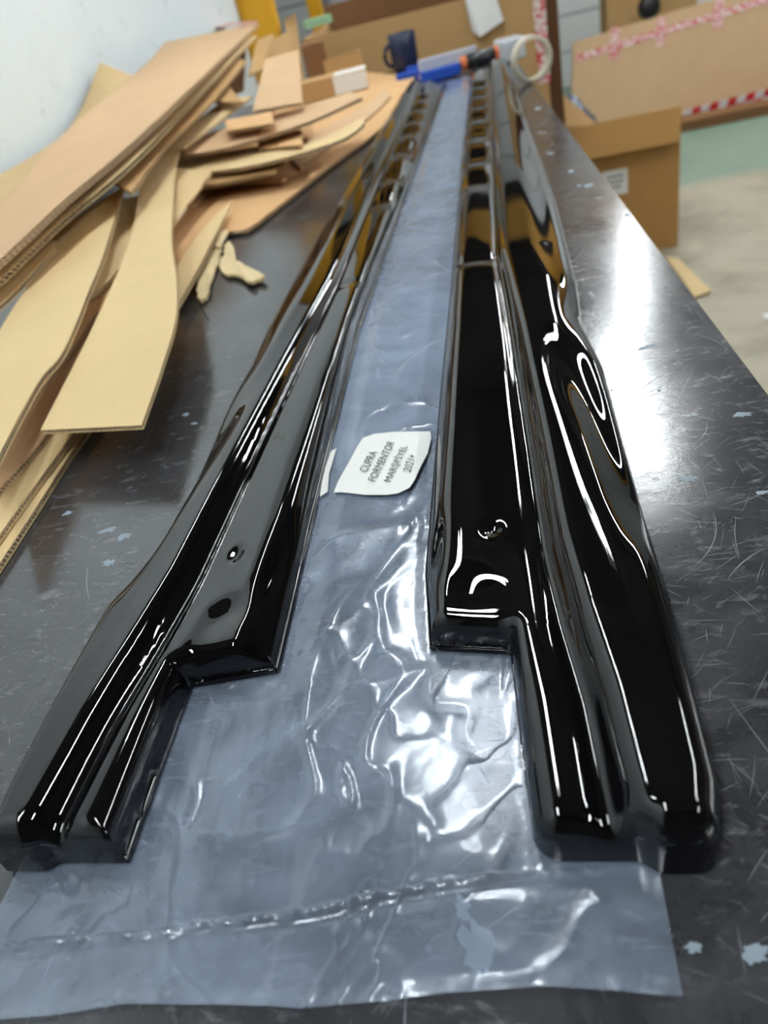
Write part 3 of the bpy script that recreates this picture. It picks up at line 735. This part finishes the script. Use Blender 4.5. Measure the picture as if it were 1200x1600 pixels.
Mw = at_yaw(530, 112, .045, .25)
carton('carton', 'small open brown carton stacked behind the labelled one', (-.04, .03, -.035), (.08, .13, .035), KRAFTD, Mw, open_top=True, grp='small cartons at the far end')
# mug
MUGM = mat('navy_glaze', srgb(30, 38, 66), .25)
Mm = Matrix.Translation(P(636, 112, .004))
mug = empty('mug', P(636, 112, .004)); tag(mug, 'navy blue mug standing at the far end of the bench', 'mug')
lathe('body', [(.0, .002), (.032, .0), (.037, .006), (.041, .03), (.042, .100), (.0405, .102), (.039, .100), (.037, .03), (.033, .008), (.0, .006)], MUGM, Mm, mug, 36)
tube('handle', [Mm @ Vector((-.038-.018*math.sin(a), -.014-.008*math.sin(a), .050+.027*math.cos(a))) for a in [math.pi*i/10 for i in range(11)]], .006, MUGM, mug, 10)
# blue tray and tape gun
BLUE = mat('blue_plastic', srgb(36, 78, 178), .25); DBL = mat('dark_blue_plastic', srgb(30, 45, 90), .3)
CLR = mat('clear_tape', srgb(205, 210, 215), .12); ORG = mat('orange_plastic', srgb(225, 120, 70), .4)
tg = empty('tape_cutter', P(655, 118, .003)); tag(tg, 'blue plastic tape cutter lying between the mug and the tape gun', 'tool')
a0, a1 = P(622, 122, .012), P(706, 104, .012)
dv = (a1-a0); M_ = Matrix.Translation(a0) @ Matrix.Rotation(math.atan2(dv.y, dv.x), 4, 'Z'); Lg = dv.length
box('frame', (0, -.025, -.011), (Lg, .0, .012), BLUE, tg, M_, .004)
box('frame', (.02, .03, -.011), (Lg, .05, .018), BLUE, tg, M_, .004)
box('bridge', (.04, .0, -.008), (Lg*.8, .03, .004), DBL, tg, M_, .002)
box('blade', (Lg-.004, -.02, -.002), (Lg+.006, .045, .024), METAL, tg, M_, .001)
g2 = empty('tape_gun', P(745, 100, .003)); tag(g2, 'tape gun with black grip and orange collars near the far corner of the bench', 'tool')
b0, b1 = P(728, 98, .025), P(772, 86, .025); dv = b1-b0; Lg = dv.length
tube('grip', [b0, b1], .019, BLACKP, g2, 20)
tube('collar', [b0-dv.normalized()*.012, b0], .018, ORG, g2, 18); tube('collar', [b1, b1+dv.normalized()*.010], .020, ORG, g2, 18)
Mq = Matrix.Translation(b0-dv.normalized()*.02) @ Matrix.Rotation(math.atan2(dv.y, dv.x), 4, 'Z')
box('frame', (-.11, -.02, -.02), (0, .02, .006), BLUE, g2, Mq, .004); box('frame', (-.10, .035, -.02), (Lg*.8, .045, .03), CLR, g2, Mq, .003)
box('clear_guard', (Lg+.03, -.03, -.022), (Lg+.10, .04, .03), CLR, g2, Mq, .008)
# standing tape roll
rr = empty('tape_roll', P(838, 129, 0)); tag(rr, 'nearly empty cream tape roll standing upright at the right edge of the bench', 'tape')
cr = P(836, 128, 0)+Vector((0, .0, .0465)); cr.x -= .004
Mr = Matrix.Translation(cr) @ Matrix.Rotation(.35, 4, 'Z') @ Matrix.Rotation(math.pi/2, 4, 'X')
CREAM = card_mat('cream_core', srgb(222, 214, 192))
lathe('core', [(.038, -.012), (.0405, -.012), (.0405, .012), (.038, .012), (.038, -.012)], CREAM, Mr, rr, 48)
lathe('tape_layer', [(.0406, -.0115), (.0458, -.0115), (.0458, .0115), (.0406, .0115)], mat('cream_tape', srgb(214, 206, 186), .4), Mr, rr, 48)
# ---------------------------------------------------------------- behind the bench
# big open carton
yb = 3.02
tl_, tr_ = PY(478, 54, yb), PY(762, -4, yb)
zt = (tl_.z+tr_.z)/2
Mb = Matrix.Translation((0, 0, 0))
xa, xb = -.66, .17
big = empty('carton', ((xa+xb)/2, yb+.3, 0)); tag(big, 'huge open brown carton standing on the floor behind the far end of the bench', 'box')
box('side_panel', (xa, yb, 0), (.03, yb+.008, zt), KRAFTD, big)
box('side_panel', (.03, yb-.004, 0), (xb, yb+.008, zt+.35), KRAFTD, big)
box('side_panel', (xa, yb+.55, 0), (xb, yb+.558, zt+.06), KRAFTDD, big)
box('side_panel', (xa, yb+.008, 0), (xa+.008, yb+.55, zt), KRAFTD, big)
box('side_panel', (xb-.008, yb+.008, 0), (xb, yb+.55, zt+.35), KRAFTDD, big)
box('bottom_panel', (xa+.008, yb+.008, 0), (xb-.008, yb+.55, .008), KRAFTD, big)
box('corner_board', (xb+.001, yb-.002, 0), (xb+.045, yb+.05, zt+.35), card_mat('edge_brown', srgb(84, 56, 34)), big)
box('tape_strip', (xb-.035, yb-.006, zt-.30), (xb+.005, yb-.004, zt+.02), TAPE, big)
pn = [PY(722, -20, yb-.006), PY(770, -20, yb-.012), PY(787, 32, yb-.02), PY(750, 58, yb-.03), PY(738, 50, yb-.008)]
V_ = pn+[p+Vector((0, .0006, 0)) for p in pn]
o = mesh_obj('paper_note', V_, [(0, 1, 2, 3, 4), (9, 8, 7, 6, 5)]+[(i, (i+1) % 5, 5+(i+1) % 5, 5+i) for i in range(5)], WHITEP); tag(o, 'curled white paper sheet taped on the huge open carton', 'paper')
# green box and grey bag behind
Mg = Matrix.Translation(PY(480, 42, 2.72)) @ Matrix.Rotation(.45, 4, 'Z')
g3 = carton('carton', 'pale green flat box lying on the upright sheets left of the huge carton', (0, 0, -.006), (.085, .05, .016), mat('pale_green', srgb(150, 190, 150), .5), Mg, grp='small cartons at the far end', th=.002)
# yellow rack
def post(label, px0, px1, y, top, m_=YEL):
    a = PY(px0, 20, y); b = PY(px1, 20, y); w_ = b.x-a.x
    r = empty('rack_post', (a.x+w_/2, y, 0)); tag(r, label, 'post', 'yellow posts')
    box('upright', (a.x, y, .01), (b.x, y+.08, top), m_, r, bevel=.004)
    box('foot_plate', (a.x-.02, y-.02, 0), (b.x+.02, y+.10, .01), m_, r)
post('wide yellow post at the end of the white wall', 372, 428, 4.66, 2.7)
post('thin yellow post left of the grey plastic', 482, 503, 5.4, 2.7)
post('thin yellow post right of the grey plastic', 563, 584, 5.5, 2.7)
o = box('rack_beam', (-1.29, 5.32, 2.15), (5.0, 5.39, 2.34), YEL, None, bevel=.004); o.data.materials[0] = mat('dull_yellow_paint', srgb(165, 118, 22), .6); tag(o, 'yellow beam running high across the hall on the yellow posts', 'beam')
def blob(name, label, loc, sc_, m_, seed, cat, n=28):
    bm = bmesh.new(); bmesh.ops.create_icosphere(bm, subdivisions=4, radius=1)
    for v in bm.verts:
        d = 1+.28*noise.noise(v.co*1.7+Vector((seed, 0, 0)))+.12*(1-abs(noise.noise(v.co*4+Vector((0, seed, 0))))*2)
        v.co = Vector((v.co.x*sc_[0]*d, v.co.y*sc_[1]*d, max(v.co.z, -.8)*sc_[2]*d))
    zmin = min(v.co.z for v in bm.verts)
    for v in bm.verts: v.co = v.co+Vector(loc)-Vector((0, 0, zmin))
    o = bm_obj(name, bm, m_, None, True); tag(o, label, cat); return o
gp = PY(534, 20, 5.7)
blob('plastic_bag', 'tall grey translucent plastic bundle between the thin yellow posts', (gp.x, 5.8, 0), (.20, .22, .75), mat('grey_film', srgb(178, 182, 190), .22), 3, 'bag')
dp = PY(884, 130, 5.0)
blob('plastic_bag', 'dark grey plastic sack on the floor beside the huge carton', (dp.x-.02, 4.70, 0), (.13, .16, .17), mat('dark_film', srgb(92, 98, 112), .25), 8, 'bag')
# right hand floor carton
yr = 3.18
pr = PY(1059, 385, yr); x1 = pr.x; x0 = -.02; ztp = PY(1060, 166, yr).z
rb = empty('carton', ((x0+x1)/2, yr+.2, 0)); tag(rb, 'brown open carton with a white label standing on the floor right of the bench', 'box')
x0 = .235
bm = bmesh.new()
def quad_prism(name, pts, th, m_, parent):
    """flat polygon (list of Vector) thickened backwards"""
    n_ = (pts[1]-pts[0]).cross(pts[2]-pts[0]).normalized(); k = len(pts)
    V_ = list(pts)+[p+n_*th for p in pts]; F_ = [tuple(range(k))[::-1], tuple(range(k, 2*k))]+[(i, (i+1) % k, k+(i+1) % k, k+i) for i in range(k)]
    return mesh_obj(name, V_, F_, m_, parent)
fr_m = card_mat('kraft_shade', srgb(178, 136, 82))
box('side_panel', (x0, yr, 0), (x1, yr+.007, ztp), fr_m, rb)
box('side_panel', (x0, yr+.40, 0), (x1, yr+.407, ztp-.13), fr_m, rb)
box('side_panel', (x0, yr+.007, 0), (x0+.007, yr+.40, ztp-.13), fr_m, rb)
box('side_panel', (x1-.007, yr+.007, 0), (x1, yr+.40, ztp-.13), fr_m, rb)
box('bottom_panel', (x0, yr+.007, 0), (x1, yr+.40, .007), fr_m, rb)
quad_prism('flap', [Vector((x0, yr-.001, ztp)), Vector((x1, yr-.001, ztp)), Vector((x1-.01, yr-.035, ztp-.115)), Vector((x0, yr-.035, ztp-.115))], -.006, fr_m, rb)
quad_prism('flap', [Vector((x0+.0, yr+.02, ztp)), Vector((x0, yr+.38, ztp)), PY(858, 190, yr+.34), PY(880, 148, yr+.12), PY(934, 196, yr+.03)], .006, KRAFTD, rb)
lc = PY(962, 282, yr)
box('paper_label', (lc.x-.062, yr-.0255, lc.z-.055), (lc.x+.045, yr-.0245, lc.z+.035), WHITEP, rb) if False else box('paper_label', (lc.x-.05, yr-.0015, lc.z-.055), (lc.x+.045, yr-.0005, lc.z+.04), WHITEP, rb)
GRY = mat('grey_ink', (.25, .25, .27), .6)
for k, (aa, bb) in enumerate([(-.035, .03), (-.03, .03), (-.035, .02)]):
    box('print_block', (lc.x+aa, yr-.0022, lc.z+.012-k*.02), (lc.x+bb, yr-.0016, lc.z+.020-k*.02), GRY, rb)
# flat offcut on the floor
f_ = [PY(0, 0, 1)]*0
fo = [Vector((*P(a, b, -.885)[:2], .006)) for a, b in [(1040, 400), (1060, 402), (1112, 452), (1085, 462), (1070, 440)]]
o = quad_prism('cardboard_scrap', fo, -.005, KRAFTY, None); tag(o, 'flat cardboard offcut lying on the concrete floor next to the bench', 'cardboard')
fo = P(940, 266, -.897)
o = quad_prism('paper_scrap', [fo+Vector(v) for v in ((-.05, -.02, .0), (.045, .0, .0), (.05, .03, .004), (-.04, .015, .003))], .002, WHITEP, None); tag(o, 'small white paper scrap on the green floor', 'paper')
fo = P(1198, 495, -.897)
o = quad_prism('paper_scrap', [fo+Vector(v) for v in ((-.012, -.02, .0), (.025, -.01, .0), (.025, .02, .003), (-.01, .015, .002))], .002, WHITEP, None); tag(o, 'tiny white scrap on the concrete at the right', 'paper')
# long flat carton leaning
ya, yt = 5.18, 5.42
def lean(px, py):  # point on the leaning face
    a = PY(px, py, ya); 
    for _ in range(6):
        s = (a.z-.07)/(.78); a = PY(px, py, ya+(yt-ya)*s)
    return a
TL, TR, BR, BL = lean(896, 66), lean(1300, -58), lean(1300, 128), lean(892, 228)
lf = empty('long_carton', ((TL.x+TR.x)/2, 5.35, 0)); tag(lf, 'long flat pinkish carton with red and white tape leaning upright at the far right', 'box')
quad_prism('front_panel', [BL, BR, TR, TL], -.11, KRAFT, lf)
def strip(name, a, b, wd, m_, seg=1, off=.003, parent=lf):
    d = (b-a).normalized(); n_ = (BR-BL).cross(TL-BL).normalized(); s = d.cross(n_).normalized()*wd/2
    if n_.y > 0: n_ = -n_
    return quad_prism(name, [a-s+n_*off, b-s+n_*off, b+s+n_*off, a+s+n_*off], .001, m_, parent)
strip('printed_tape', lean(899, 92), lean(1300, -32), .036, TAPE)
for a, b in (((962, 42), (959, 92)), ((1033, 27), (1032, 72)), ((1124, -4), (1121, 44)), ((1215, -30), (1212, 16))):
    strip('printed_tape', lean(*a), lean(*b), .05, TAPE, off=.0045)
nst = 16
h0, h1 = lean(1062, 186), lean(1290, 128)
for k in range(nst):
    a = h0.lerp(h1, k/nst); b = h0.lerp(h1, (k+1)/nst); n_ = Vector((0, -1, 0))*.004
    for row in (0, 1):
        za, zb = (.005, .045) if row else (-.035, .005)
        sh_ = .012
        pts = [a+Vector((sh_*row, -.004, za)), b+Vector((sh_*row, -.004, za)), b+Vector((sh_*(row+1), -.004, zb)), a+Vector((sh_*(row+1), -.004, zb))]
        quad_prism('hazard_tape', pts, .001, RED if (k+row) % 2 == 0 else WHT, lf)
c2 = carton('carton', 'dark low carton under the long leaning one at the far right', (1.0, 4.98, 0), (2.3, 5.14, .055), KRAFTDD, None, grp=None)
# boxes behind it
bx0 = PY(948, 20, 6.3); bx1 = PY(1090, 0, 6.3)
cb = carton('carton', 'brown carton standing behind the long leaning one near the far wall', (bx0.x, 6.3, 0), (bx1.x, 6.7, PY(1020, -60, 6.3).z), KRAFTD)
bo = PY(1012, 10, 6.25)
o = box('cable_drum', (0, 0, 0), (1, 1, 1), BLACKP) ; bpy.data.objects.remove(o)
lt = lathe('tape_dispenser', [(.0, -.05), (.05, -.05), (.07, -.03), (.07, .03), (.05, .05), (.0, .05)], BLACKP, Matrix.Translation((bo.x, 6.2, bo.z)) @ Matrix.Rotation(math.pi/2, 4, 'X'))
tag(lt, 'black round object on top of the boxes behind the long leaning carton', 'tool')
bpy.context.view_layer.update()
